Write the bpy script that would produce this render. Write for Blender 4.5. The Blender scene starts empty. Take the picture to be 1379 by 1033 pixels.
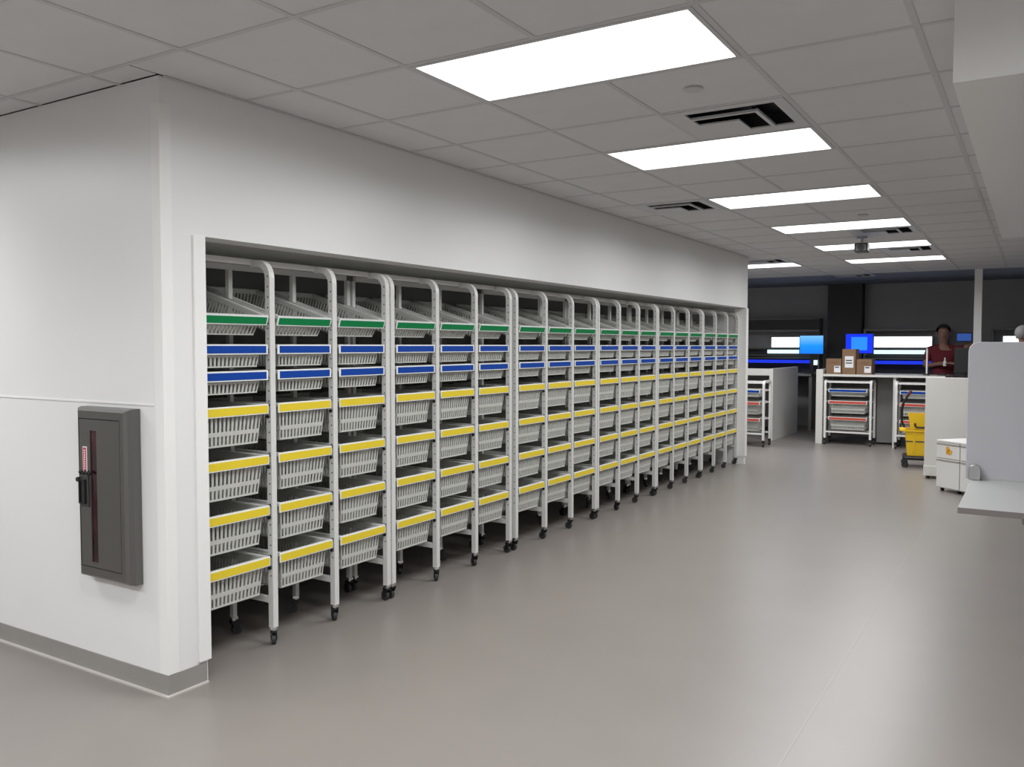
import bpy, bmesh, math, random
from mathutils import Vector, Matrix
random.seed(7)
R = math.radians
col = bpy.context.scene.collection
scene = bpy.context.scene

# ------------------------------------------------------------------ camera
CAM = Vector((3.16858, -2.30727, 1.52264))
YAW, PIT, ROL, FPX = -0.5521, -0.0443, 0.0006, 1144.8
fw = Vector((math.sin(YAW)*math.cos(PIT), math.cos(YAW)*math.cos(PIT), math.sin(PIT)))
rt = Vector((math.cos(YAW), -math.sin(YAW), 0)); up = rt.cross(fw)
rt2 = rt*math.cos(ROL) + up*math.sin(ROL); up2 = -rt*math.sin(ROL) + up*math.cos(ROL)
cd = bpy.data.cameras.new('camera'); cam = bpy.data.objects.new('camera', cd); col.objects.link(cam)
cd.sensor_width = 36; cd.sensor_fit = 'HORIZONTAL'; cd.lens = 36*FPX/1379; cd.clip_start = .05
m = Matrix((rt2, up2, -fw)).transposed().to_4x4(); m.translation = CAM; cam.matrix_world = m
scene.camera = cam

# ------------------------------------------------------------------ world, exposure
w = bpy.data.worlds.new('world'); scene.world = w; w.use_nodes = True
w.node_tree.nodes['Background'].inputs[0].default_value = (.02, .02, .022, 1)
w.node_tree.nodes['Background'].inputs[1].default_value = .3
vs = scene.view_settings
vs.view_transform = 'Standard'; vs.look = 'None'; vs.gamma = 1; vs.exposure = 0.0; vs.use_curve_mapping = False
LAMP = 2.2          # radiance of the ceiling panel lenses
LAMP_W = 29.5       # watts of each panel's downward light
LAMP_SPREAD = math.radians(168)

# ------------------------------------------------------------------ materials
def mat(name, c, rough=.5, metal=0, bump=0, bscale=40, var=0, vscale=3, spec=.5, coat=0):
    m = bpy.data.materials.new(name); m.use_nodes = True
    nt = m.node_tree; b = nt.nodes['Principled BSDF']
    b.inputs['Base Color'].default_value = (*c, 1)
    b.inputs['Roughness'].default_value = rough; b.inputs['Metallic'].default_value = metal
    b.inputs['Specular IOR Level'].default_value = spec
    b.inputs['Coat Weight'].default_value = coat
    if bump or var:
        tc = nt.nodes.new('ShaderNodeTexCoord')
    if var:
        n = nt.nodes.new('ShaderNodeTexNoise'); n.inputs['Scale'].default_value = vscale; n.inputs['Detail'].default_value = 4
        nt.links.new(tc.outputs['Object'], n.inputs['Vector'])
        r = nt.nodes.new('ShaderNodeValToRGB')
        r.color_ramp.elements[0].position = .3; r.color_ramp.elements[1].position = .7
        r.color_ramp.elements[0].color = (*[x*(1-var) for x in c], 1)
        r.color_ramp.elements[1].color = (*[min(1, x*(1+var)) for x in c], 1)
        nt.links.new(n.outputs['Fac'], r.inputs['Fac']); nt.links.new(r.outputs['Color'], b.inputs['Base Color'])
    if bump:
        n2 = nt.nodes.new('ShaderNodeTexNoise'); n2.inputs['Scale'].default_value = bscale; n2.inputs['Detail'].default_value = 3
        nt.links.new(tc.outputs['Object'], n2.inputs['Vector'])
        bp = nt.nodes.new('ShaderNodeBump'); bp.inputs['Strength'].default_value = bump; bp.inputs['Distance'].default_value = .01
        nt.links.new(n2.outputs['Fac'], bp.inputs['Height']); nt.links.new(bp.outputs['Normal'], b.inputs['Normal'])
    return m
def emit(name, c, s):
    m = bpy.data.materials.new(name); m.use_nodes = True; nt = m.node_tree
    b = nt.nodes['Principled BSDF']; b.inputs['Base Color'].default_value = (*[min(.8, x) for x in c], 1)
    b.inputs['Emission Color'].default_value = (*c, 1); b.inputs['Emission Strength'].default_value = s
    b.inputs['Roughness'].default_value = .6
    return m
M = dict(
    wall=mat('wall_paint', (.75, .745, .735), .38, bump=.03, bscale=60, var=.015, vscale=1.5),
    alcove=mat('alcove_dark_grey', (.20, .20, .185), .6, var=.03),  # alcove back: a much darker grey than the room walls
    soffit=mat('alcove_soffit_grey', (.42, .42, .40), .6, var=.03),  # alcove soffit: mid grey, darker than the header beside it
    guard=mat('corner_guard_vinyl', (.80, .79, .77), .4, var=.01),
    base=mat('cove_base_vinyl', (.27, .255, .24), .35, var=.04, vscale=6),
    flash=mat('base_flashing', (.55, .51, .48), .4),
    floor=mat('floor_vinyl', (.232, .208, .191), .34, bump=.012, bscale=25, var=.03, vscale=2.2),
    seam=mat('floor_weld', (.258, .234, .217), .35),
    tile=mat('ceiling_tile', (.66, .66, .67), .85, bump=.08, bscale=160, var=.02, vscale=5),
    tee=mat('ceiling_tee', (.55, .55, .555), .6),
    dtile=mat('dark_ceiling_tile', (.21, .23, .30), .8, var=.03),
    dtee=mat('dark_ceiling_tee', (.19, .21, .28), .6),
    white=mat('white_plastic', (.76, .75, .73), .4),
    frame=mat('cart_powder_coat', (.66, .655, .63), .32),
    basket=mat('basket_plastic', (.53, .53, .495), .42),
    rim=mat('basket_rim_plastic', (.66, .66, .63), .4),
    holder=mat('label_holder', (.78, .80, .80), .35),
    green=mat('label_green', (.005, .20, .06), .5, spec=.2),
    blue=mat('label_blue', (.004, .05, .31), .5, spec=.2),
    yellow=mat('label_yellow', (.76, .58, .028), .45),
    red=mat('label_red', (.58, .075, .045), .45),
    black=mat('black_plastic', (.009, .009, .010), .45),
    rubber=mat('wheel_rubber', (.03, .03, .032), .5),
    chrome=mat('chrome', (.75, .75, .75), .2, 1),
    steel=mat('brushed_steel', (.17, .165, .155), .36, .75, bump=.03, bscale=90),
    dsteel=mat('dark_steel', (.09, .09, .085), .4, .6),
    groove=mat('groove_shadow_gap', (.02, .02, .02), .7),
    metal=mat('grey_metal', (.42, .42, .43), .3, .8),
    desk=mat('desk_laminate', (.68, .665, .63), .4, var=.02),
    desktop=mat('desk_top_laminate', (.33, .32, .31), .4, var=.04),
    pull=mat('pull_grey', (.36, .34, .32), .4),
    deskin=mat('desk_modesty_panel', (.22, .21, .20), .5, var=.04),
    farwall=mat('far_wall_paint', (.34, .332, .345), .7, var=.03),
    pillar=mat('black_pillar_paint', (.035, .035, .04), .6),
    card=mat('cardboard', (.23, .135, .075), .75, var=.08, vscale=9),
    tape=mat('packing_tape', (.20, .10, .04), .4),
    paper=mat('paper_label', (.8, .8, .82), .6),
    ink=mat('ink', (.06, .06, .07), .7),
    ybucket=mat('yellow_bucket_plastic', (.83, .53, .012), .4, var=.03),
    panel=mat('grey_lilac_panel', (.46, .455, .485), .45, bump=.02, bscale=70, var=.02),
    shelf=mat('grey_shelf_laminate', (.42, .42, .415), .4, var=.02),
    shelfedge=mat('shelf_edge', (.19, .17, .16), .45),
    orange=mat('orange_sticker', (.78, .40, .06), .5),
    glass=mat('tinted_pane', (.03, .006, .009), .12, var=.9, vscale=9, spec=.4),
    dred=mat('dark_red_grip', (.10, .01, .015), .5),
    redtag=mat('red_tag', (.50, .025, .045), .45),
    vent=mat('vent_metal', (.55, .55, .56), .35, .0),
    ventdark=mat('vent_duct', (.035, .035, .04), .5),
    ventblade=mat('vent_blade', (.10, .10, .11), .25, .6),
    skin=mat('skin', (.24, .13, .095), .55),
    hair=mat('dark_hair', (.02, .016, .014), .7, bump=.3, bscale=120),
    ghair=mat('grey_hair', (.26, .25, .25), .7, bump=.3, bscale=120),
    shirt=mat('dark_red_cotton', (.13, .010, .018), .85, bump=.1, bscale=60),
    shirt2=mat('pale_lilac_cotton', (.56, .56, .74), .85, bump=.1, bscale=60),
    trouser=mat('dark_trousers', (.03, .03, .04), .85),
    lamp=emit('ceiling_panel_glow', (.965, .985, 1.0), LAMP),
    task=emit('task_light_glow', (.86, .95, 1.0), 2.0),
    task2=emit('task_light_second_glow', (.62, .86, 1.0), 1.3),
    bluel=emit('blue_led_glow', (.008, .03, .62), 1.1),
    screen1=emit('screen_sky_blue', (.02, .30, 1.0), .95),
    screen2=emit('screen_blue', (.004, .03, .85), .95),
    window=emit('screen_window', (.02, .25, 1.0), .95),
    screen3=emit('screen_dim', (.05, .13, .5), .5),
)
# gradient of the desktop wallpaper shown on the first screen
nt = M['screen1'].node_tree; tc = nt.nodes.new('ShaderNodeTexCoord'); sp = nt.nodes.new('ShaderNodeSeparateXYZ')
cr = nt.nodes.new('ShaderNodeValToRGB'); nt.links.new(tc.outputs['Generated'], sp.inputs[0]); nt.links.new(sp.outputs['Z'], cr.inputs['Fac'])
cr.color_ramp.elements[0].color = (0, .15, 1, 1); cr.color_ramp.elements[1].color = (.22, .55, 1, 1)
e = cr.color_ramp.elements.new(.45); e.color = (0, .27, 1, 1)
nt.links.new(cr.outputs['Color'], nt.nodes['Principled BSDF'].inputs['Emission Color'])

# ------------------------------------------------------------------ mesh helpers
class MB:
    def __init__(s): s.v = []; s.f = []
    def hexa(s, p):
        n = len(s.v); s.v += [tuple(q) for q in p]
        s.f += [tuple(n+i for i in q) for q in ((0,3,2,1),(4,5,6,7),(0,1,5,4),(1,2,6,5),(2,3,7,6),(3,0,4,7))]
        return s
    def box(s, x0, x1, y0, y1, z0, z1):
        return s.hexa([(x0,y0,z0),(x1,y0,z0),(x1,y1,z0),(x0,y1,z0),(x0,y0,z1),(x1,y0,z1),(x1,y1,z1),(x0,y1,z1)])
    def sweep(s, path, a, b, side, closed_ends=True, n=4):
        """rectangular (n=4) or round profile swept along path; side = fixed lateral axis"""
        side = Vector(side).normalized(); path = [Vector(p) for p in path]; rings = []
        for i, p in enumerate(path):
            t = (path[min(i+1, len(path)-1)] - path[max(i-1, 0)]).normalized()
            nrm = t.cross(side).normalized(); k = len(s.v)
            if n == 4: pts = [(-a,-b),(a,-b),(a,b),(-a,b)]
            else: pts = [(a*math.cos(2*math.pi*q/n), b*math.sin(2*math.pi*q/n)) for q in range(n)]
            for u, w_ in pts: s.v.append(tuple(p + side*u + nrm*w_))
            rings.append(k)
        m_ = len(pts)
        for r0, r1 in zip(rings, rings[1:]):
            for q in range(m_): s.f.append((r0+q, r0+(q+1) % m_, r1+(q+1) % m_, r1+q))
        s.f.append(tuple(rings[0]+q for q in range(m_))[::-1]); s.f.append(tuple(rings[-1]+q for q in range(m_)))
        return s
    def cyl(s, c, axis, r, h, n=14, r2=None):
        c = Vector(c); ax = Vector(axis).normalized(); r2 = r if r2 is None else r2
        o = ax.orthogonal().normalized(); o2 = ax.cross(o); k = len(s.v)
        for rr, d in ((r, -h/2), (r2, h/2)):
            for q in range(n):
                a = 2*math.pi*q/n; s.v.append(tuple(c + ax*d + o*rr*math.cos(a) + o2*rr*math.sin(a)))
        for q in range(n): s.f.append((k+q, k+(q+1) % n, k+n+(q+1) % n, k+n+q))
        s.f.append(tuple(k+q for q in range(n))[::-1]); s.f.append(tuple(k+n+q for q in range(n)))
        return s
    def prism(s, pts, axis, d0, d1):
        """polygon pts (2D) extruded along axis 'x','y' or 'z'"""
        k = len(s.v); n = len(pts)
        for d in (d0, d1):
            for a, b in pts:
                s.v.append({'x': (d, a, b), 'y': (a, d, b), 'z': (a, b, d)}[axis])
        for q in range(n): s.f.append((k+q, k+(q+1) % n, k+n+(q+1) % n, k+n+q))
        s.f.append(tuple(k+q for q in range(n))[::-1]); s.f.append(tuple(k+n+q for q in range(n)))
        return s
    def mesh(s, name, m, bevel=0, seg=2, smooth=False):
        me = bpy.data.meshes.new(name); me.from_pydata(s.v, [], s.f)
        bm = bmesh.new(); bm.from_mesh(me)
        bmesh.ops.recalc_face_normals(bm, faces=bm.faces)
        if bevel:
            bmesh.ops.bevel(bm, geom=list(bm.edges), offset=bevel, segments=seg, profile=.5, affect='EDGES', clamp_overlap=True)
        bm.to_mesh(me); bm.free(); me.materials.append(m)
        if smooth:
            for p in me.polygons: p.use_smooth = True
        return me
def link(name, me, parent=None, loc=(0,0,0), rot=(0,0,0)):
    o = bpy.data.objects.new(name, me); col.objects.link(o); o.location = loc; o.rotation_euler = rot
    if parent: o.parent = parent
    return o
def part(name, mb, m, parent, bevel=0, smooth=False, loc=(0,0,0), rot=(0,0,0), label=None):
    o = link(name, mb.mesh(name, m, bevel, smooth=smooth), parent, loc, rot)
    if label: o['label'] = label
    return o
def tag(o, label, cat, group=None):
    o['label'] = label; o['category'] = cat
    if group: o['group'] = group
    return o
def thing(name, label, cat, loc=(0,0,0), rz=0, group=None):
    o = bpy.data.objects.new(name, None); col.objects.link(o); o.location = loc; o.rotation_euler = (0,0,rz)
    o.empty_display_size = .1
    return tag(o, label, cat, group)
def struct(name, mb, m, bevel=0):
    o = link(name, mb.mesh(name, m, bevel)); o['kind'] = 'structure'; return o
B = lambda *a: MB().box(*a)

# ------------------------------------------------------------------ room shell
H = 2.6588
YE = 8.60        # far end of the alcove block
YO0, YO1 = .205, 8.53   # opening of the alcove
HO = 2.008       # height of the alcove opening
XB = -.82        # back of the alcove
YF = 14.5        # far wall
fl = struct('floor', B(-5.2, 6.7, -6.2, YF+.2, -.1, 0), M['floor'])
part('seam', B(2.405, 2.413, -6, 11.2, 0, .0006), M['seam'], fl)
struct('wall_left', B(-5.2, 0, 0, YO0, 0, H), M['wall'])
struct('wall_alcove_header', B(-.14, 0, YO0, YO1, HO, H), M['wall'])
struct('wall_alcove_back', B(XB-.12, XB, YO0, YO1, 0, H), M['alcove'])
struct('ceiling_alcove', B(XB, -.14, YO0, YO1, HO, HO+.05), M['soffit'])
struct('wall_alcove_end', B(-5.2, 0, YO1, YE, 0, H), M['wall'])
struct('wall_back', B(-5.2, 6.7, YF, YF+.15, 0, H), M['farwall'])
struct('wall_right', B(6.5, 6.7, -6.2, YF, 0, H), M['wall'])
struct('wall_rear', B(-5.2, 6.5, -6.2, -6.0, 0, H), M['wall'])
struct('wall_side_near', B(-5.2, -5.0, -6.0, 0, 0, H), M['wall'])
struct('wall_side_far', B(-5.2, -5.0, YE, YF, 0, H), M['wall'])
struct('wall_bulkhead', B(2.94, 6.5, .55, 4.8, 2.30, H-.002), M['wall'])
# trims
g = MB().prism([(-.050,-.006),(.006,-.006),(.006,.050),(0,.050),(0,0),(-.050,0)], 'z', .095, 2.545)
struct('trim_1', g, M['guard'])
struct('trim_2', B(-.15, .012, .154, .217, .102, HO+.002), M['guard'], .002)
struct('trim_3', B(-4.9, -.07, -.004, 0, 1.262, 1.270), M['guard'])
struct('trim_4', B(-.15, .012, YO1-.008, YE+.012, .102, 2.003), M['guard'], .002)
bb = struct('baseboard_left', MB().box(-4.9, .005, -.005, 0, 0, .092).box(0, .005, 0, .197, 0, .092), M['base'])
part('flashing', MB().prism([(-4.9,-.018),(.018,-.018),(.018,.197),(.005,.197),(.005,-.005),(-4.9,-.005)], 'z', 0, .007), M['flash'], bb)

# ------------------------------------------------------------------ ceiling
T = .6096; GX, GY = .34128, -.14947
ce = struct('ceiling', B(-5.2, 6.7, -6.2, YF+.2, H+.085, H+.16), M['tile'])
lights = [(1, j) for j in (-8, -5, -2, 1, 4, 7, 10, 13, 16)] + [(-2, 16), (-2, -5), (-5, -5), (-5, -2), (5, -5), (5, -2), (-6, 16)]
vents = [(2, 3), (0, 7), (2, 11), (2, 14), (-1, 15), (0, 20)]
taken = {}
for i, j in lights: taken[(i, j)] = 'L'; taken[(i+1, j)] = 'L2'
for v_ in vents: taken[v_] = 'V'
I0, I1, J0, J1 = -5, 7, -3, 24
def solid(x, y): return x < 0 and 0 < y < YE
tile_mesh = {}
def add_tile(x0, x1, y0, y1, dark):
    k = (round(x1-x0, 3), round(y1-y0, 3), dark)
    if k not in tile_mesh:
        a, b = (x1-x0)/2-.006, (y1-y0)/2-.006
        tile_mesh[k] = B(-a, a, -b, b, 0, .012).mesh('tile', M['dtile' if dark else 'tile'])
    link('tile', tile_mesh[k], ce, ((x0+x1)/2, (y0+y1)/2, H+.003))
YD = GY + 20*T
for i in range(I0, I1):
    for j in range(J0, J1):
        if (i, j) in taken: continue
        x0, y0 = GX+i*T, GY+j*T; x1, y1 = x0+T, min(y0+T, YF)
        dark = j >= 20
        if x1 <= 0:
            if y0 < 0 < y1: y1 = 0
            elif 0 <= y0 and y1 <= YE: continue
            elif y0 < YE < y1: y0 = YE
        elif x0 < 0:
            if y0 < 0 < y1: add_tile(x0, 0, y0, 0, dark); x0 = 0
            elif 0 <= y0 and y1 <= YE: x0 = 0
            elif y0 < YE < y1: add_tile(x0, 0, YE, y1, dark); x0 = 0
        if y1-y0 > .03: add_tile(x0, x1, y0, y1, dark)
def tee_segments(cells):
    segs = []
    for a, b, ok in cells:
        if not ok: continue
        if segs and abs(segs[-1][1]-a) < 1e-4: segs[-1][1] = b
        else: segs.append([a, b])
    return segs
for i in range(I0, I1+1):
    x = GX+i*T
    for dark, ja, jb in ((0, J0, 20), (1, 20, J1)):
        mb = MB()
        cells = []
        for j in range(ja, jb):
            y0, y1 = GY+j*T, min(GY+(j+1)*T, YF)
            ok = not (taken.get((i-1, j)) == 'L' and taken.get((i, j)) == 'L2')
            if x < 0:
                if y0 < 0 < y1: y1 = 0
                elif y0 < YE < y1: y0 = YE
                elif y0 >= 0 and y1 <= YE: ok = False
            cells.append((y0, y1, ok))
        for a, b in tee_segments(cells): mb.box(x-.012, x+.012, a, b, H, H+.014)
        if mb.v: part('main_tee', mb, M['dtee' if dark else 'tee'], ce)
for j in range(J0, J1+1):
    y = GY+j*T
    if y > YF: continue
    mb = MB(); cells = []
    for i in range(I0, I1):
        x0, x1 = GX+i*T, GX+(i+1)*T; ok = True
        if 0 < y < YE:
            if x1 <= 0: ok = False
            elif x0 < 0: x0 = 0
        cells.append((x0, x1, ok))
    for a, b in tee_segments(cells): mb.box(a, b, y-.012, y+.012, H+.0003, H+.0143)
    if mb.v: part('cross_tee', mb, M['dtee' if j > 20 else 'tee'], ce)
struct('trim_5', MB().box(0, .018, .02, YE, H-.004, H+.002), M['tee'])

# ceiling lights: flat recessed panels
a, b = T-.013, T/2-.013
fm = MB()
for q in ((-a, a, -b, -b+.018), (-a, a, b-.018, b), (-a, -a+.018, -b+.018, b-.018), (a-.018, a, -b+.018, b-.018)): fm.box(*q, -.002, .03)
lf = fm.mesh('frame', M['tee']); ll = B(-a+.018, a-.018, -b+.018, b-.018, .002, .012).mesh('lens', M['lamp'])
ordn = ['first', 'second', 'third', 'fourth', 'fifth', 'sixth', 'seventh', 'eighth', 'ninth', 'tenth', 'eleventh', 'twelfth',
        'thirteenth', 'fourteenth', 'fifteenth', 'sixteenth', 'seventeenth', 'eighteenth']
for (i, j) in lights:
    if i == 1 and j >= 1: lb = 'bright recessed ceiling panel light, %s in the row starting at the alcove corner' % ordn[(j-1)//3]
    elif (i, j) == (-2, 16): lb = 'bright ceiling panel light just past the far end of the alcove wall'
    else: lb = 'bright recessed ceiling panel light in the room around the visible row'
    o = thing('ceiling_light', lb, 'ceiling light', (GX+(i+1)*T, GY+(j+.5)*T, H), 0, 'recessed ceiling panels')
    link('frame', lf, o); link('lens', ll, o)
    ld = bpy.data.lights.new('panel_light', 'AREA'); ld.shape = 'RECTANGLE'; ld.size = 2*a-.04; ld.size_y = 2*b-.04
    ld.energy = LAMP_W; ld.color = (.965, .985, 1.0); ld.spread = LAMP_SPREAD
    link('panel_light', ld, o, (0, 0, .0005))

# ceiling vents: two nested L-shaped slots with curved blades
def L(o, wd):  # L polygon: vertex at +x,+y corner, offset o from centre edge
    lo = -.235
    return [(lo+(.235-o)*.5, o), (lo+(.235-o)*.5, o-wd), (o-wd, o-wd), (o-wd, lo+(.235-o)*.5), (o, lo+(.235-o)*.5), (o, o)]
vp = MB()
c_ = T/2-.014
vp.box(-c_, c_, .235, c_, -.004, .004).box(.235, c_, -c_, .235, -.004, .004)       # outer border at the corner
vp.box(-c_, -.235, -c_, .235, -.004, .004).box(-.235, .235, -c_, -.235, -.004, .004)
vp.box(-.235, .005, -.235, .005, -.004, .004)                                       # central plate
vp.box(-.235, -.20, .005, .235, -.004, .004).box(.005, .235, -.235, -.20, -.004, .004)
vp.box(-.20, .135, .115, .135, -.006, .006).box(.115, .135, -.20, .115, -.006, .006)  # blade between the slots
vp.v = [(x, -y, z) for x, y, z in vp.v]
vm = vp.mesh('face_plate', M['vent'])
vb = MB()
for d in (.233, .113):   # curved blade behind the corner leg of each slot
    vb.hexa([(d-.05,-.2,.06),(d,-.2,.003),(d,d,.003),(d-.05,d,.06),(d-.046,-.2,.064),(d+.004,-.2,.006),(d+.004,d,.006),(d-.046,d,.064)])
vb.v = [(x, -y, z) for x, y, z in vb.v]
vbm = vb.mesh('blade', M['ventblade'])
vk = MB().box(-.25, .25, -.25, .25, .07, .075).box(-.25, -.245, -.25, .25, .0045, .07).box(.245, .25, -.25, .25, .0045, .07).box(-.25, .25, -.25, -.245, .0045, .07).box(-.25, .25, .245, .25, .0045, .07)
vkm = vk.mesh('duct', M['ventdark'])
vlab = ['square metal air vent between the first and second ceiling panel lights', 'square metal air vent above the alcove wall beside the third ceiling light',
        'square metal air vent just behind the fourth ceiling panel light', 'square metal air vent between the fifth and sixth ceiling panel lights',
        'metal air vent beside the light past the alcove wall end', 'air vent in the dark blue far ceiling']
for (i, j), lb in zip(vents, vlab):
    o = thing('ceiling_vent', lb, 'air vent', (GX+(i+.5)*T, GY+(j+.5)*T, H+.002), 0, 'ceiling air vents')
    link('face_plate', vm, o); link('blade', vbm, o); link('duct', vkm, o)
# concealed sprinkler covers
sm = MB().cyl((0,0,-.004), (0,0,1), .042, .008, 24).cyl((0,0,.004), (0,0,1), .034, .01, 20).mesh('sprinkler_cover', M['tee'])
for (x, y), lb in (((1.85, 1.36), 'round flat sprinkler cover in the tile beyond the first ceiling light'), ((1.86, 5.62), 'round flat sprinkler cover before the fourth ceiling light')):
    tag(link('sprinkler_cover', sm, None, (x, y, H+.001)), lb, 'sprinkler', 'flat sprinkler covers')
o = thing('security_camera', 'small grey security camera hanging under the ceiling by the fifth light', 'camera', (1.60, 7.18, H+.001))
part('mount', MB().cyl((0,0,-.008), (0,0,1), .05, .016, 16).cyl((0,0,-.04), (0,0,1), .014, .06, 10), M['metal'], o)
hb = part('housing', B(-.065, .065, -.075, .075, -.165, -.07), M['dsteel'], o, .015)
part('lens', MB().cyl((0,-.08,-.12), (0,1,0), .03, .02, 16), M['black'], hb)

# ------------------------------------------------------------------ basket carts in the alcove
PITCH = .444; PX = -.10; DEP = .30; PW = .0165
# upright
def arc(cx, cz, r, a0, a1, n=6): return [(cx+r*math.cos(R(a0+(a1-a0)*q/n)), 0, cz+r*math.sin(R(a0+(a1-a0)*q/n))) for q in range(n+1)]
def upright_mesh(top, dep, z0=.125, r=.075):
    p = [(0, 0, z0), (0, 0, top-.4)] + arc(-r, top-r, r, 0, 90) + [(-.123, 0, top)]
    return MB().sweep(p, PW, PW, (0,1,0)).mesh('front_post', M['frame'], 0)
UP = upright_mesh(1.937, DEP, .094)
RP = B(-.0125, .0125, -.0125, .0125, .094, 1.915).mesh('rear_post', M['frame'])
CS = .76
# casters
ck = MB().box(-.022, .022, -.022, .022, .110, .128).cyl((0,0,.104), (0,0,1), .018, .014, 12)
CF = MB()
CF.box(-.03, .024, -.021, .021, .088, .1)
for s_ in (-1, 1):
    CF.hexa([(-.034,s_*.019-.002,.03),(-.014,s_*.019-.002,.03),(.024,s_*.019-.002,.09),(-.03,s_*.019-.002,.09),
             (-.034,s_*.019+.002,.03),(-.014,s_*.019+.002,.03),(.024,s_*.019+.002,.09),(-.03,s_*.019+.002,.09)])
CFM = CF.mesh('fork', M['black'])
CCM = ck.mesh('caster', M['chrome'])
WM = MB().cyl((-.024,0,.0375), (0,1,0), .0375, .026, 20).cyl((-.024,0,.0375), (0,1,0), .018, .036, 12).mesh('wheel', M['rubber'])
def caster(parent, x, y, a):
    c = link('caster', CCM, parent, (x, y, 0), (0, 0, a)); link('wheel', WM, c); link('fork', CFM, c); c.scale = (CS, CS, CS)
# runners (front x=0 .. -DEP)
RN = MB().box(-DEP, 0, -.003, .003, -.012, .014).box(-DEP, 0, -.012, .0, -.012, -.008).mesh('runner', M['frame'])
RM = MB().box(-DEP, 0, -.003, .003, -.012, .014).box(-DEP, 0, 0, .012, -.012, -.008).mesh('runner', M['frame'])
# levels: (kind, z of rim top)
LEVELS = [('green', 1.668), ('blue', 1.526), ('blue', 1.398), ('yellow', 1.230), ('yellow', .976), ('yellow', .720), ('yellow', .463)]
TILT = R(17)
TIE = B(-DEP+PW, -PW, -.011, .011, -.016, .016).mesh('side_tie', M['frame'], .002)
fd = MB()
for k in range(30):
    z = .36+k*.052
    for xx in (0,): fd.cyl((xx+.003, -PW-.0004, z), (0,1,0), .0042, .001, 8)
FH = fd.mesh('post_holes', M['groove'])
CLIP_BIG = MB().cyl((.002, -PW-.005, 0), (0,1,0), .0085, .012, 10).mesh('clip', M['black'])
CLIP_SMALL = MB().cyl((.002, -PW-.003, 0), (0,1,0), .006, .008, 10).mesh('clip', M['black'])

# baskets
def wallpanel(mb, A0, A1, B0, B1, rects, t, n):
    A0, A1, B0, B1 = map(Vector, (A0, A1, B0, B1)); n = Vector(n)
    def P(u, v): return A0.lerp(A1, u).lerp(B0.lerp(B1, u), v)
    for u0, u1, v0, v1, tt in rects:
        o = n*t*tt/2
        mb.hexa([P(u0,v0)-o, P(u1,v0)-o, P(u1,v1)-o, P(u0,v1)-o, P(u0,v0)+o, P(u1,v0)+o, P(u1,v1)+o, P(u0,v1)+o])
def basket_meshes(kind, L_=.6, W_=.38, nf=13, ns=24):
    h = .190 if kind in ('yellow', 'red') else .108
    wt, wb = W_/2-.026, W_/2-.042
    xt0, xb0, xt1, xb1 = -.016, -.036, -L_+.02, -L_+.036
    body = MB()
    if h > .15: bands = [(0, .05), (.27, .38), (.80, 1)]
    else: bands = [(0, .06), (.44, 1)]
    bands0 = bands
    def rects(n, side=False):
        bands = bands0 if not side or h > .15 else [(0, .07), (.80, 1)]
        r = [(0, 1, v0, v1, 1.0) for v0, v1 in bands]
        pit = 1/n
        for q in range(n+1):
            c = q*pit; hw = .24*pit
            r.append((max(0, c-hw), min(1, c+hw), .02, bands[-1][0]+.02, .8))
        return r
    t = .006
    wallpanel(body, (xb0,-wb,0), (xb0,wb,0), (xt0,-wt,h), (xt0,wt,h), rects(nf), t, (1,0,0))
    wallpanel(body, (xb1,-wb,0), (xb1,wb,0), (xt1,-wt,h), (xt1,wt,h), rects(nf, True), t, (1,0,0))
    for s_ in (-1, 1):
        wallpanel(body, (xb0,s_*wb,0), (xb1,s_*wb,0), (xt0,s_*wt,h), (xt1,s_*wt,h), rects(ns, True), t, (0,1,0))
    body.box(xb1, xb0, -wb, wb, -.001, .0015)
    for q in range(9):
        y = -wb+2*wb*q/8; body.box(xb1, xb0, y-.005, y+.005, 0, .004)
    for q in range(15):
        x = xb0+(xb1-xb0)*q/14; body.box(x-.005, x+.005, -wb, wb, .0005, .0035)
    rim = MB(); w2 = W_/2
    for q in ((-.014, 0, -w2, w2), (-L_, -L_+.022, -w2, w2), (-L_+.022, -.014, -w2, -wt), (-L_+.022, -.014, wt, w2)): rim.box(*q, h-.004, h+.003)
    for q in ((-L_+.0, -.004, -w2, -w2+.003), (-L_+.0, -.004, w2-.003, w2), (-L_, -L_+.003, -w2, w2)): rim.box(*q, h-.014, h-.004)
    hold = B(-.002, .004, -w2, w2, h-.046, h+.002)
    lw = {'yellow': .006, 'green': .008, 'blue': .012, 'red': .010}[kind]
    lab = B(.004, .0052, -w2+lw, w2-lw, h-.0405, h-.0035) if kind == 'yellow' else B(.004, .0052, -w2+lw, w2-lw, h-.040, h-.0045)
    return h, body.mesh('body', M['basket']), rim.mesh('rim', M['rim']), hold.mesh('label_holder', M['holder'], .0012), lab.mesh('label_strip', M[kind])
BK = {k: basket_meshes(k) for k in ('green', 'blue', 'yellow')}
def basket(kind, meshes, loc, rot, label, group):
    h, b_, r_, hd, lb = meshes
    o = thing('storage_basket', label, 'basket', loc, 0, group); o.rotation_euler = rot
    link('body', b_, o); link('rim', r_, o); x = link('label_holder', hd, o)
    y = link('label_strip', lb, x); y['label'] = kind + ' colour strip'
    return o
starts = [.245, 1.624, 3.045, 4.421, 5.797, 7.171]
swivel = [-.75, -.80, -.55, -.25, -.22, -.80, -.55, -.2, -.15, -.1, .15, -.15, .1, -.5, .2, .0, .15, .15, .35, .1, .2, .2, .3, .6]
rown = ['tilted top row', 'upper blue row', 'lower blue row', 'topmost yellow row', 'second yellow row', 'third yellow row', 'lowest yellow row']
bay = 0
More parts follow.
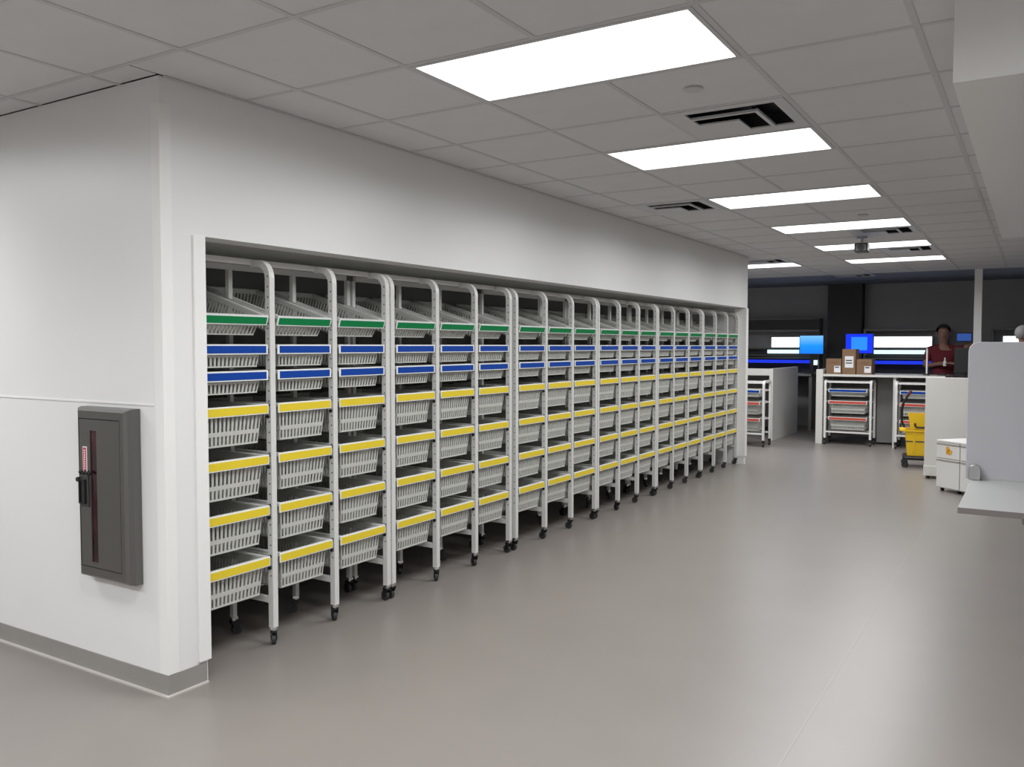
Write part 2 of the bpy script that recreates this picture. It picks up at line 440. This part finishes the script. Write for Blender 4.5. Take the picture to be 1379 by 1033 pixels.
for k, y0 in enumerate(starts):
    cart = thing('basket_cart', 'white wheeled basket cart with three bays, %s in the alcove from the fire cabinet' % ordn[k], 'cart', (PX, y0, 0), 0, 'wheeled basket carts in the alcove')
    for u in range(4):
        y = u*PITCH
        link('front_post', UP, cart, (0, y, 0)); link('rear_post', RP, cart, (-DEP, y, 0)); link('side_tie', TIE, cart, (0, y, .232))
        o = link('post_holes', FH, cart, (0, y, 0)); o['kind'] = 'stuff'
        if u:
            for kind, z in LEVELS:
                if kind == 'yellow':
                    for dz in (-.004, -.062): link('clip', CLIP_BIG, cart, (0, y, z+dz))
                else: link('clip', CLIP_SMALL, cart, (0, y, z-.035))
        caster(cart, 0, y, swivel[k*4+u]); caster(cart, -DEP, y, random.uniform(-2.6, 2.6) if u in (1, 2) else random.uniform(-.25, .25))
    Ln = 3*PITCH
    part('top_rail', B(-.135, -.111, PW, Ln-PW, 1.928, 1.958), M['frame'], cart, .002)
    part('top_rail', B(-DEP-.012, -DEP+.012, PW, Ln-PW, 1.915, 1.945), M['frame'], cart, .002)
    part('bottom_rail', B(-DEP-.012, -DEP+.012, PW, Ln-PW, .217, .247), M['frame'], cart, .002)
    for u in range(3):
        yc = (u+.5)*PITCH
        for q, (kind, z) in enumerate(LEVELS):
            for s_ in (-1, 1):
                a = TILT if kind == 'green' else 0
                link('runner', RN if s_ > 0 else RM, cart, (0, yc+s_*(PITCH/2-PW-.004), z-.021 + (.022 if kind == 'green' else 0)), (0, a, 0 if s_ > 0 else 0))
            ms = BK[kind]; h = ms[0]
            if kind == 'green':
                rx, rz_ = h*math.sin(TILT), h*math.cos(TILT)
                loc = (-.078-rx, y0+yc, z-rz_); rot = (0, TILT, 0)
            else:
                loc = (-.086, y0+yc, z-h); rot = (0, 0, 0)
            d = 'deep' if kind == 'yellow' else 'shallow'
            lb = '%s slotted basket with %s strip, %s, %s bay from the fire cabinet' % (d, kind, rown[q], ordn[bay])
            basket(kind, ms, loc, rot, lb, '%s-labelled baskets on the alcove carts' % kind)
        bay += 1

# ------------------------------------------------------------------ fire extinguisher cabinet on the left wall
fx0, fx1, fz0, fz1, fd_ = -.548, -.163, .470, 1.246, -.068
fc = thing('fire_extinguisher_cabinet', 'steel fire extinguisher cabinet with narrow window mounted on the white corner wall', 'fire cabinet', (fx0, 0, fz0))
W_, H_ = fx1-fx0, fz1-fz0
fr = MB()
ow, iw, dd = .028, .072, fd_
# rolled trim ring: sloping sides and a flat face around the door opening
def ring(mb, a, za, b, zb, t=.004):
    (x0, x1, y0, y1), (u0, u1, v0, v1) = a, b
    P = lambda r, y: [(r[0], y, r[2]), (r[1], y, r[2]), (r[1], y, r[3]), (r[0], y, r[3])]
    A_, B_ = P(a, za), P(b, zb)
    for q in range(4):
        n = (q+1) % 4; k = len(mb.v); mb.v += [A_[q], A_[n], B_[n], B_[q]]; mb.f.append((k, k+1, k+2, k+3))
rects_ = [((0, W_, 0, H_), -.002), ((0, W_, 0, H_), dd*.55), ((.010, W_-.010, .006, H_-.006), dd*.85), ((.026, W_-.026, .016, H_-.016), dd),
          ((.030, W_-.052, .052, H_-.050), dd), ((.030, W_-.052, .052, H_-.050), dd+.012)]
for (a, za), (b, zb) in zip(rects_, rects_[1:]): ring(fr, a, za, b, zb)
tr = part('trim_frame', fr, M['steel'], fc)
part('gap', B(.030, W_-.052, dd+.011, dd+.015, .052, H_-.050), M['groove'], fc)
dr = MB(); dx0, dx1, dz0, dz1 = .033, W_-.056, .055, H_-.0535; wx0, wx1, wz0, wz1 = .112, .160, .078, H_-.104
for q in ((dx0, wx0, dz0, dz1), (wx1, dx1, dz0, dz1), (wx0, wx1, dz0, wz0), (wx0, wx1, wz1, dz1)): dr.box(q[0], q[1], dd+.001, dd+.010, q[2], q[3])
door = part('door', dr, M['steel'], fc)
part('window_pane', B(wx0, wx1, dd+.006, dd+.009, wz0, wz1), M['glass'], door, label='narrow dark reddish window strip')
rtg = part('pull_tag', B(.060, .090, dd-.001, dd+.001, .485, .598), M['paper'], door, label='small red tag with white border')
part('tag_face', B(.064, .086, dd-.0016, dd-.0009, .489, .594), M['redtag'], rtg)
mk = MB()
for q in range(9): mk.box(.071, .079, dd-.0021, dd-.0015, .496+q*.0103, .5015+q*.0103)
part('tag_print', mk, M['paper'], rtg)
hd = part('handle', B(.034, .100, dd-.006, dd+.001, .325, .475), M['dsteel'], door, .004)
part('handle_grip', MB().box(.044, .050, dd-.016, dd-.005, .34, .45).box(.050, .090, dd-.016, dd-.005, .34, .346).box(.050, .090, dd-.016, dd-.005, .444, .45).box(.084, .090, dd-.016, dd-.005, .346, .444), M['black'], hd)
part('lock', MB().cyl((.038, dd-.008, .448), (0,1,0), .011, .02, 14), M['black'], door)
chn = MB()
for q in range(7): chn.cyl((.045+q*.012, dd-.007, .480+.004*(q % 2)), (1, 0, .5 if q % 2 else -.5), .0055, .011, 8)
part('seal_chain', chn, M['black'], door)

# ------------------------------------------------------------------ side worktable with upright panel (right)
o = thing('side_worktable', 'grey side shelf with tall rounded grey upright panel standing below the bulkhead', 'worktable', (2.886, 1.97, 0))
tp = part('shelf_top', B(0, .78, 0, .98, .775, .800), M['shelf'], o, .002)
part('edge_band', B(-.001, .781, -.004, 0, .773, .799), M['shelfedge'], tp)
pts = [(-.030, .80), (.75, .80), (.75, 1.545)] + [(-.030+.05-.05*math.sin(R(a)), 1.495+.05*math.cos(R(a))) for a in (0, 22, 45, 67, 90)]
part('upright_panel', MB().prism(pts, 'y', .96, .99), M['panel'], o, .004)
part('panel_foot_strip', B(.045, .75, .945, .96, .80, .812), M['shelf'], o)
part('hinge_bracket', MB().prism([(-.028, 0), (.028, 0), (.028, .055)] + [(.028*math.cos(R(q)), .055+.028*math.sin(R(q))) for q in range(15, 180, 15)] + [(-.028, .055)], 'y', -.03, .012), M['metal'], o, .003, loc=(.016, .935, .801))
for x, y in ((.42, .1), (.72, .1), (.42, .88), (.72, .88)):
    part('leg', MB().box(x-.02, x+.02, y-.02, y+.02, 0, .775), M['metal'], o, .002)
part('shelf_knob', MB().cyl((.272, .05, .757), (0,0,1), .024, .036, 18, .026), M['metal'], o, .004)

# ------------------------------------------------------------------ mobile pedestals
ux, uy = Vector((.25, -.21, 0)).normalized().to_2d()
rz = math.atan2(uy, ux)
def pedestal(loc, rz, label, sticker):
    o = thing('mobile_pedestal', label, 'cabinet', loc, rz, 'white mobile pedestals')
    w_, d_, h_ = .30, .50, .54
    part('case', B(0, w_, .018, d_, .035, h_-.02), M['white'], o, .003)
    part('top', B(-.002, w_+.002, 0, d_+.002, h_-.02, h_), M['white'], o, .004)
    for z0, z1 in ((.355, .515), (.045, .345)):
        dw = part('drawer', B(.003, w_-.003, 0, .018, z0, z1), M['white'], o, .003)
        part('pull', B(.003, w_-.003, -.006, .012, z1-.022, z1-.004), M['pull'], dw, .003)
    for x in (.04, w_-.04):
        for y in (.05, d_-.05): part('caster', MB().cyl((x, y, .0175), (1,0,0), .0175, .02, 14).box(x-.014, x+.014, y-.014, y+.014, .02, .036), M['black'], o)
    if sticker:
        s1 = MB().cyl((.15, -.001, .455), (0,1,0), .026, .003, 18).cyl((.175, -.001, .425), (0,1,0), .030, .003, 18).box(.125, .16, -.0025, .0005, .40, .44)
        part('sticker', s1, M['orange'], o, label='orange sticker')
pedestal((2.300, 7.640, 0), rz, 'white two-drawer mobile pedestal with orange sticker', True)
pedestal((2.535, 7.442, 0), rz, 'white mobile pedestal tucked beside the one with orange sticker', False)

# ------------------------------------------------------------------ half-wall counter on the right, with equipment
o = thing('half_height_counter', 'off white half height counter end behind the mobile pedestals', 'counter', (2.10, 8.47, 0))
part('end_panel', B(0, .60, 0, .05, .035, 1.165), M['desk'], o, .004)
part('kick_plate', B(-.006, .606, -.008, .058, .035, .15), M['desk'], o, .004)
part('side_panel', B(.55, .60, .05, .65, .035, 1.10), M['desk'], o)
part('counter_top', B(.02, .60, .05, .65, 1.075, 1.10), M['desktop'], o)
part('side_panel', B(.02, .05, .05, .65, .035, 1.075), M['desk'], o)
for x in (.04, .56):
    for y in (.03, .60): part('foot', MB().cyl((x, y, .018), (0,0,1), .02, .036, 12), M['black'], o)
part('end_post', B(.50, .535, .58, .62, 1.10, 1.24), M['white'], o)

# ------------------------------------------------------------------ mop bucket
o = thing('mop_bucket', 'yellow wheeled mop bucket with wringer and black base', 'bucket', (1.935, 9.50, 0), R(8))
def frustum(mb, z0, r0, z1, r1, t=.008):
    k = len(mb.v)
    def rr(rc, z, s_):
        x0, x1, y0, y1 = rc; return [(x0+s_, y0+s_, z), (x1-s_, y0+s_, z), (x1-s_, y1-s_, z), (x0+s_, y1-s_, z)]
    for s_ in (0, t):
        mb.v += rr(r0, z0+s_, s_) + rr(r1, z1, s_)
    for q in range(4):
        n = (q+1) % 4
        mb.f += [(k+q, k+n, k+4+n, k+4+q), (k+8+q, k+12+q, k+12+n, k+8+n), (k+4+q, k+4+n, k+12+n, k+12+q)]
    mb.f += [(k+3, k+2, k+1, k), (k+8, k+9, k+10, k+11)]
tub = MB(); frustum(tub, .15, (-.135, .20, -.13, .13), .47, (-.165, .24, -.165, .165))
tub.box(-.225, .26, -.18, -.165, .455, .475).box(-.225, .26, .165, .18, .455, .475).box(-.225, -.165, -.165, .165, .455, .475).box(.24, .26, -.165, .165, .455, .475)
for x in (-.06, .08): tub.hexa([(x-.012,-.145,.2),(x+.012,-.145,.2),(x+.012,-.135,.2),(x-.012,-.135,.2),(x-.012,-.172,.45),(x+.012,-.172,.45),(x+.012,-.16,.45),(x-.012,-.16,.45)])
part('tub', tub, M['ybucket'], o)
wr = MB(); frustum(wr, .42, (-.09, .20, -.12, .12), .67, (-.13, .22, -.14, .14))
part('wringer', wr, M['ybucket'], o, label='yellow wringer hopper')
bail = MB().sweep([(-.05,-.165,.56), (-.055,-.175,.53), (-.03,-.18,.51), (.10,-.18,.51), (.125,-.175,.53), (.12,-.165,.56)], .012, .012, (0,1,.01), n=8)
part('wringer_grip', bail, M['black'], o)
hn = MB().sweep([(-.17,-.10,.50), (-.20,-.10,.56), (-.205,-.10,.68), (-.19,-.10,.80), (-.13,-.10,.92), (-.10,-.10,.96)], .014, .014, (0,1,0), n=8)
part('lever', hn, M['black'], o, label='black wringer lever')
part('lever_grip', MB().sweep([(-.145,-.10,.89), (-.13,-.10,.92), (-.10,-.10,.96)], .018, .018, (0,1,0), n=8), M['dred'], o)
band = MB()
for q in ((-.155, .228, -.1565, -.1525), (-.155, .228, .1525, .1565), (-.1595, -.1545, -.1565, .1565)): band.box(*q, .325, .337)
part('wire_handle', band, M['dsteel'], o)
part('base_frame', B(-.19, .25, -.18, .18, .095, .150), M['black'], o, .03)
for x in (-.16, .22):
    for y in (-.15, .15):
        c = part('caster', MB().box(x-.022, x+.022, y-.02, y+.02, .05, .10), M['black'], o, .004)
        part('wheel', MB().cyl((x, y, .0375), (math.cos(1), math.sin(1), 0), .0375, .03, 18), M['rubber'], c)
# ------------------------------------------------------------------ desks in the far room
def desk(x0, x1, y0, y1, label, left, right):
    o = thing('work_counter', label, 'desk', (x0, y0, 0)); w_, d_ = x1-x0, y1-y0
    part('top', B(.0, w_, .02, d_, 1.055, 1.09), M['desktop'], o, .003)
    part('front_edge', B(0, w_, .012, .02, 1.055, 1.09), M['desk'], o)
    part('modesty_panel', B(.02, w_, d_-.05, d_-.02, .08, 1.055), M['deskin'], o)
    if left: part('end_panel', B(-.10, 0, 0, d_, .0, 1.16), M['desk'], o, .006)
    if right: part('end_panel', B(w_, w_+.06, 0, d_, .0, 1.16), M['desk'], o, .006)
    return o
dk = desk(.365, 2.06, 11.43, 12.25, 'grey topped work counter with white end panel carrying cardboard boxes', True, False)
part('drawer_unit', B(.72, .95, .45, .76, .03, 1.055), M['deskin'], dk)
part('leg', B(1.00, 1.04, .05, .76, 0, 1.055), M['desk'], dk)
d2 = desk(-2.2, -.455, 11.42, 13.1, 'white work counter with side panel just past the alcove wall end', False, True)
part('apron', B(0, 1.745, .0, .02, 1.05, 1.16), M['desk'], d2)
part('leg', B(0, .04, .05, 1.6, 0, 1.055), M['desk'], d2)

# small single-bay carts beneath the counters
BK2 = {k: basket_meshes(k, .40, .56, 20, 16) for k in ('blue', 'red')}
def small_cart(x0, y0, label, tag2, w_=.66, rz=0):
    c = thing('undercounter_cart', label, 'cart', (x0, y0, 0), rz, 'low basket carts at the work counters')
    um = MB(); r = .05; dep = .36; top = .985
    p = [(0, 0, .10), (0, 0, .7)] + [(0, r-r*math.cos(R(a)), top-r+r*math.sin(R(a))) for a in range(0, 91, 18)] + [(0, dep-r+r*math.sin(R(a)), top-r+r*math.cos(R(a))) for a in range(0, 91, 18)] + [(0, dep, .7), (0, dep, .10)]
    um.sweep(p, .016, .016, (1,0,0)); ume = um.mesh('upright', M['white'])
    for x in (0, w_):
        link('upright', ume, c, (x, 0, 0))
        for y in (0, dep):
            k = part('caster', MB().cyl((x, y, .085), (0,0,1), .02, .03, 12).box(x-.018, x+.018, y-.014, y+.014, .04, .075), M['black'], c)
            part('wheel', MB().cyl((x, y, .03), (1,0,.0), .03, .024, 14), M['rubber'], k)
    for y in (.0, dep):
        part('top_rail', B(.016, w_-.016, y+.02 if y == 0 else y-.05, y+.045 if y == 0 else y-.025, .955, .985), M['white'], c)
        part('bottom_rail', B(.016, w_-.016, y-.012, y+.012, .185, .21), M['white'], c)
    for q, (kind, z, rn) in enumerate((('blue', .86, 'top'), ('red', .68, 'middle'), ('red', .43, 'bottom'))):
        for x in (.019, w_-.019): part('runner', B(x-.004, x+.004, 0, dep, z-.025, z-.003), M['white'], c)
        ms = BK2[kind]; h = ms[0]
        b_ = basket(kind, ms, (x0+w_/2, y0-.02, z-h), (0, 0, -math.pi/2), '%s slotted basket with %s strip, %s in the %s' % ('wide', kind, rn, tag2), 'baskets in the undercounter carts')
    return c
small_cart(.40, 11.46, 'low white basket cart parked under the counter below the cardboard boxes', 'cart below the cardboard boxes')
small_cart(1.425, 11.36, 'low white basket cart behind the yellow mop bucket', 'cart behind the mop bucket')
small_cart(-.955, 10.52, 'low white basket cart just past the end of the alcove wall', 'cart past the alcove wall')

# cardboard boxes
def cbox(x0, x1, h, d, label, lab):
    o = thing('cardboard_box', label, 'box', (x0, 11.52, 1.0905), 0, 'cardboard boxes on the counter')
    w_ = x1-x0
    part('carton', B(0, w_, 0, d, 0, h), M['card'], o, .003)
    part('tape', B(w_*.25, w_*.75, -.001, .002, h-.075, h-.05), M['tape'], o) if lab != 'tall' else part('tape', B(w_*.42, w_*.58, 0, d, h-.001, h+.001), M['tape'], o)
    if lab == 'tall': a = (.04, w_-.03, .10, .275)
    else: a = (w_-.105, w_-.012, .025, .125)
    pl = part('shipping_label', B(a[0], a[1], -.002, 0, a[2], a[3]), M['paper'], o)
    mb = MB()
    zs = (.35, .58) if lab == 'tall' else (.7,)
    for f in zs:
        zc = a[2]+(a[3]-a[2])*f; mb.box(a[0]+.012, a[1]-.02, -.003, -.002, zc, zc+.018)
    part('print', mb, M['ink'], pl)
cbox(.392, .616, .235, .30, 'brown cardboard box left of the tall box, beside the white end panel', 'a')
cbox(.628, .822, .385, .30, 'tall brown cardboard box with large white label', 'tall')
cbox(.836, 1.055, .232, .30, 'brown cardboard box beside the tall box, away from the end panel', 'a')
# thin pole and small items on the counter
o = thing('pole_stand', 'thin white pole standing on the counter by the dark red shirted person', 'stand', (1.80, 11.60, 1.0905))
part('base', MB().cyl((0,0,.012), (0,0,1), .045, .024, 18), M['dsteel'], o); part('pole', MB().cyl((0,0,.21), (0,0,1), .013, .38, 12), M['white'], o)
o = thing('computer_mouse', 'small dark curved device lying on the counter beside the white pole', 'device', (2.0, 11.62, 1.0905))
part('shell', MB().cyl((0,0,.012), (0,0,1), .075, .024, 20, .045), M['dsteel'], o, .004); part('button', B(-.03, .03, -.02, .02, .024, .032), M['black'], o, .003)

# ------------------------------------------------------------------ far wall: pillar, lit workstations, monitors, column
struct('trim_6', B(-.135, .46, 14.2, 14.5, 0, H), M['pillar'])
struct('trim_7', B(2.375, 2.475, 11.96, 12.06, 0, H), M['wall'])
def station(x0, x1, label, cabinet, l0=.17, l1=.10):
    o = thing('lit_workbench', label, 'workbench', (x0, 13.55, 0), 0, 'lit workbenches along the far wall'); w_ = x1-x0
    part('bench_top', B(0, w_, 0, .94, .98, 1.02), M['desktop'], o, .003)
    for x in (0, w_-.05): part('leg', B(x, x+.05, .05, .90, 0, .98), M['deskin'], o)
    part('back_panel', B(0, w_, .90, .94, 1.02, 1.46), M['pillar'], o)
    part('upper_shelf', B(0, w_, .60, .94, 1.80, 1.83), M['deskin'], o)
    for x in (0, w_-.02): part('shelf_support', B(x, x+.02, .62, .94, 1.02, 1.80), M['deskin'], o)
    part('light_box', B(l0-.02, w_-l1+.02, .80, .90, 1.47, 1.70), M['deskin'], o, .004)
    part('light_panel', B(l0, w_-l1, .79, .80, 1.50, 1.69), M['task'], o, label='bright white lit panel')
    part('rail', B(.0, w_, .74, .78, 1.46, 1.485), M['dsteel'], o)
    part('light_strip', B(l0-.07, w_-l1, .76, .80, 1.38, 1.45), M['task2'], o, label='pale blue lit strip')
    part('rail', B(0, w_, .70, .74, 1.33, 1.36), M['dsteel'], o)
    part('ledge', B(0, w_, .55, .90, 1.285, 1.30), M['deskin'], o)
    part('blue_strip', B(.05, w_-.12, .58, .60, 1.20, 1.26), M['bluel'], o, label='glowing blue strip')
    part('end_lamp', B(w_-.11, w_-.02, .57, .60, 1.17, 1.26), M['task2'], o)
    if cabinet: part('cabinet_door', B(0, w_, .58, .60, 1.83, 2.02), M['pillar'], o); part('upper_cabinet', B(0, w_, .60, .94, 1.83, 2.04), M['deskin'], o)
    return o
station(-1.95, -.27, 'lit workbench with white and blue light strips left of black pillar', True, .76)
station(.50, 1.86, 'lit workbench behind the person in dark red shirt', False, .12, .26)
station(2.52, 4.1, 'lit workbench beyond the slim white column', False)

def monitor(x, y, z0, zc, w_, h_, screen, label, win=False, rz=0, base=True, flip=False):
    o = thing('monitor', label, 'monitor', (x, y, z0), rz)
    s_ = 1 if flip else -1
    part('case', B(-w_/2, w_/2, -.02, .02, zc-z0-h_/2, zc-z0+h_/2), M['black'], o, .004)
    if screen:
        sc = part('screen', B(-w_/2+.012, w_/2-.012, s_*.022, s_*.019, zc-z0-h_/2+.014, zc-z0+h_/2-.012) if s_ < 0 else B(-w_/2+.012, w_/2-.012, .019, .022, zc-z0-h_/2+.014, zc-z0+h_/2-.012), M[screen], o)
        if win:
            part('screen_window', B(-w_*.28, w_*.28, -.0235, -.0222, zc-z0-h_*.32, zc-z0+h_*.32), M['window'], sc)
    if base:
        part('stand_neck', B(-.03, .03, .02, .04, .012, zc-z0), M['black'], o)
        part('stand_base', B(-.11, .11, -.08, .10, 0, .014), M['black'], o, .004)
    return o
monitor(-.285, 13.62, 1.0205, 1.545, .43, .35, 'screen1', 'monitor with plain sky blue screen left of the black pillar')
monitor(.525, 13.62, 1.0205, 1.565, .47, .36, 'screen2', 'monitor with deep blue screen and light window behind the cardboard boxes', True)
monitor(2.30, 11.72, 1.0205-.0, 1.315, .30, .37, None, 'black monitor seen from behind next to the slim column', False, 0, True, True)
mn = monitor(2.13, 13.95, 1.60, 1.672, .24, .15, 'screen3', 'small dim blue screen on the far wall behind the raised arm', base=False)
part('bracket', B(-.02, .02, .02, .55, .04, .10), M['black'], mn)
o = thing('side_cabinet', 'small dark cabinet standing under the black monitor', 'cabinet', (2.06, 11.5, 0))
part('case', B(.09, .36, .0, .42, .03, 1.0), M['deskin'], o, .003); part('top', B(.075, .365, -.01, .45, 1.0, 1.02), M['desktop'], o)
part('door', B(.10, .35, -.015, 0, .06, .98), M['deskin'], o, .003)
part('plinth', B(.10, .35, .02, .40, 0, .03), M['black'], o)

# ------------------------------------------------------------------ people
def skin_mesh(name, joints, bones, m, sub=2, root=0):
    me = bpy.data.meshes.new(name); me.from_pydata([j[0] for j in joints], bones, [])
    ob = bpy.data.objects.new(name, me); col.objects.link(ob)
    md = ob.modifiers.new('skin', 'SKIN'); md.use_smooth_shade = True
    for i, j in enumerate(joints):
        r = j[1]; me.skin_vertices[0].data[i].radius = (r if isinstance(r, tuple) else (r, r))
    me.skin_vertices[0].data[root].use_root = True
    sb = ob.modifiers.new('sub', 'SUBSURF'); sb.levels = sub; sb.render_levels = sub
    dg = bpy.context.evaluated_depsgraph_get(); dg.update()
    nm = bpy.data.meshes.new_from_object(ob.evaluated_get(dg)); nm.materials.clear(); nm.materials.append(m)
    for p in nm.polygons: p.use_smooth = True
    bpy.data.objects.remove(ob); return nm
def ball(mb_name, m, c, r, sc, cut=None):
    bm = bmesh.new(); bmesh.ops.create_uvsphere(bm, u_segments=24, v_segments=16, radius=r)
    for v in bm.verts:
        v.co = Vector((v.co.x*sc[0], v.co.y*sc[1], v.co.z*sc[2])) + Vector(c)
    if cut: bmesh.ops.delete(bm, geom=[v for v in bm.verts if cut(v.co)], context='VERTS')
    me = bpy.data.meshes.new(mb_name); bm.to_mesh(me); bm.free(); me.materials.append(m)
    for p in me.polygons: p.use_smooth = True
    return me
def person(loc, rz, label, arms, hair, shirt, S=1.0, head_tilt=0):
    """local frame: faces -y, x to the figure's left; arms = {side: (elbow, wrist, finger direction)}"""
    o = thing('person', label, 'person', loc, rz); o.scale = (S, S, S)
    J = [((0,0,.95), (.16,.11)), ((0,0,1.10), (.145,.10)), ((0,.01,1.28), (.165,.105)), ((0,.015,1.42), (.13,.085)), ((0,.005,1.50), .056), ((0,-.01,1.56), .055),
         ((0,-.02,1.62), (.078,.09)), ((0,-.015,1.70), (.092,.10)), ((0,-.005,1.765), (.062,.068))]
    Bn = [(q, q+1) for q in range(8)]
    SJ = [((0,0,.93), (.172,.122)), ((0,0,1.10), (.16,.115)), ((0,.01,1.28), (.18,.12)), ((0,.012,1.42), (.155,.115)), ((0,.0,1.525), (.064,.066))]
    SB = [(0,1),(1,2),(2,3),(3,4)]
    for s_ in (-1, 1):
        el, wr, fdv = [Vector(q) for q in arms[s_]]
        sh = Vector((s_*.185, .01, 1.41)); k = len(J)
        J += [(tuple(sh), .058), (tuple(el), .042), (tuple(wr), .029)]; Bn += [(3, k), (k, k+1), (k+1, k+2)]
        d = fdv.normalized(); lat = d.cross(Vector((0,-.35,1))).normalized()
        pm = wr + d*.075; J.append((tuple(pm), (.036, .017))); Bn.append((k+2, k+3))
        for q in range(4):
            off = lat*(.030-.020*q); ln = (.065, .078, .072, .055)[q]
            dn = Vector((0,-.35,-.4))
            b1 = pm + d*.03 + off; b2 = b1 + (d+dn*.3).normalized()*ln*.55; b3 = b2 + (d+dn).normalized()*ln*.45
            n = len(J); J += [(tuple(b1), .0095), (tuple(b2), .009), (tuple(b3), .0075)]; Bn += [(k+3, n), (n, n+1), (n+1, n+2)]
        t1 = wr + d*.03 + lat*.035; t2 = t1 + (d*.6+lat*.7).normalized()*.045; n = len(J)
        J += [(tuple(t1), .012), (tuple(t2), .0095)]; Bn += [(k+2, n), (n, n+1)]
        # legs
        k = len(J)
        J += [((s_*.09,0,.88), .09), ((s_*.10,-.005,.50), .062), ((s_*.105,.01,.09), .040), ((s_*.115,-.13,.035), (.042,.03))]
        Bn += [(0, k), (k, k+1), (k+1, k+2), (k+2, k+3)]
        m_ = len(SJ); half = sh.lerp(el, .72)
        SJ += [(tuple(sh), .072), (tuple(half), .060)]; SB += [(3, m_), (m_, m_+1)]
    body = link('body', skin_mesh('body', J, Bn, M['skin']), o)
    link('shirt', skin_mesh('shirt', SJ, SB, M[shirt]), o)
    TJ = [((0,0,.96), (.168,.118)), ((0,0,.88), (.155,.115))]; TB = [(0, 1)]
    for s_ in (-1, 1):
        k = len(TJ); TJ += [((s_*.095,0,.82), .10), ((s_*.10,-.005,.50), .078), ((s_*.105,.01,.06), .062)]; TB += [(1, k), (k, k+1), (k+1, k+2)]
    link('trousers', skin_mesh('trousers', TJ, TB, M['trouser']), o)
    # face details and hair as children of the figure
    link('hair', ball('hair', M[hair], (0,.008,1.715), .1, (1.02, 1.12, 1.02), lambda c: c.z < 1.70 - .10*max(0, c.y*8+.2) + (.035 if c.y < -.02 else 0) and not (c.y > .04 and c.z > 1.64)), o)
    fm_ = MB().hexa([(-.016,-.105,1.625),(.016,-.105,1.625),(.008,-.09,1.685),(-.008,-.09,1.685),(-.01,-.132,1.633),(.01,-.132,1.633),(.005,-.105,1.685),(-.005,-.105,1.685)])
    part('nose', fm_, M['skin'], o, .003)
    for s_ in (-1, 1):
        link('eye', ball('eye', M['ink'], (s_*.032,-.096,1.69), .010, (1.3,.6,.7)), o)
        link('ear', ball('ear', M['skin'], (s_*.092,.0,1.665), .03, (.35,.7,1.1)), o)
    part('mouth', B(-.022, .022, -.104, -.099, 1.592, 1.598), M['redtag'], o, .002)
    return o
# figure's left is +x of a frame facing -y (seen on the right in the picture)
person((1.925, 12.62, 0), R(8), 'person in dark red shirt with one arm raised, standing behind the far counter',
       {-1: ((-.25, -.02, 1.17), (-.02, -.22, 1.22), (1, -.1, .05)), 1: ((.36, -.06, 1.48), (.42, -.26, 1.50), (.15, -.15, .9))}, 'hair', 'shirt', 1.03)
o = thing('white_bottle', 'small white bottle held by the person in dark red shirt', 'bottle', (1.975, 12.36, 1.215))
part('flask', MB().cyl((0,0,.04), (0,0,1), .028, .08, 16, .020), M['white'], o, .003); part('cap', MB().cyl((0,0,.105), (0,0,1), .011, .05, 12), M['white'], o)
person((3.03, 10.6, 0), R(150), 'grey haired person in pale lilac shirt beyond the upright grey panel',
       {-1: ((-.27, .0, 1.14), (-.20, -.22, 1.05), (.3, -1, 0)), 1: ((.27, .0, 1.14), (.20, -.22, 1.05), (-.3, -1, 0))}, 'ghair', 'shirt2', .99)
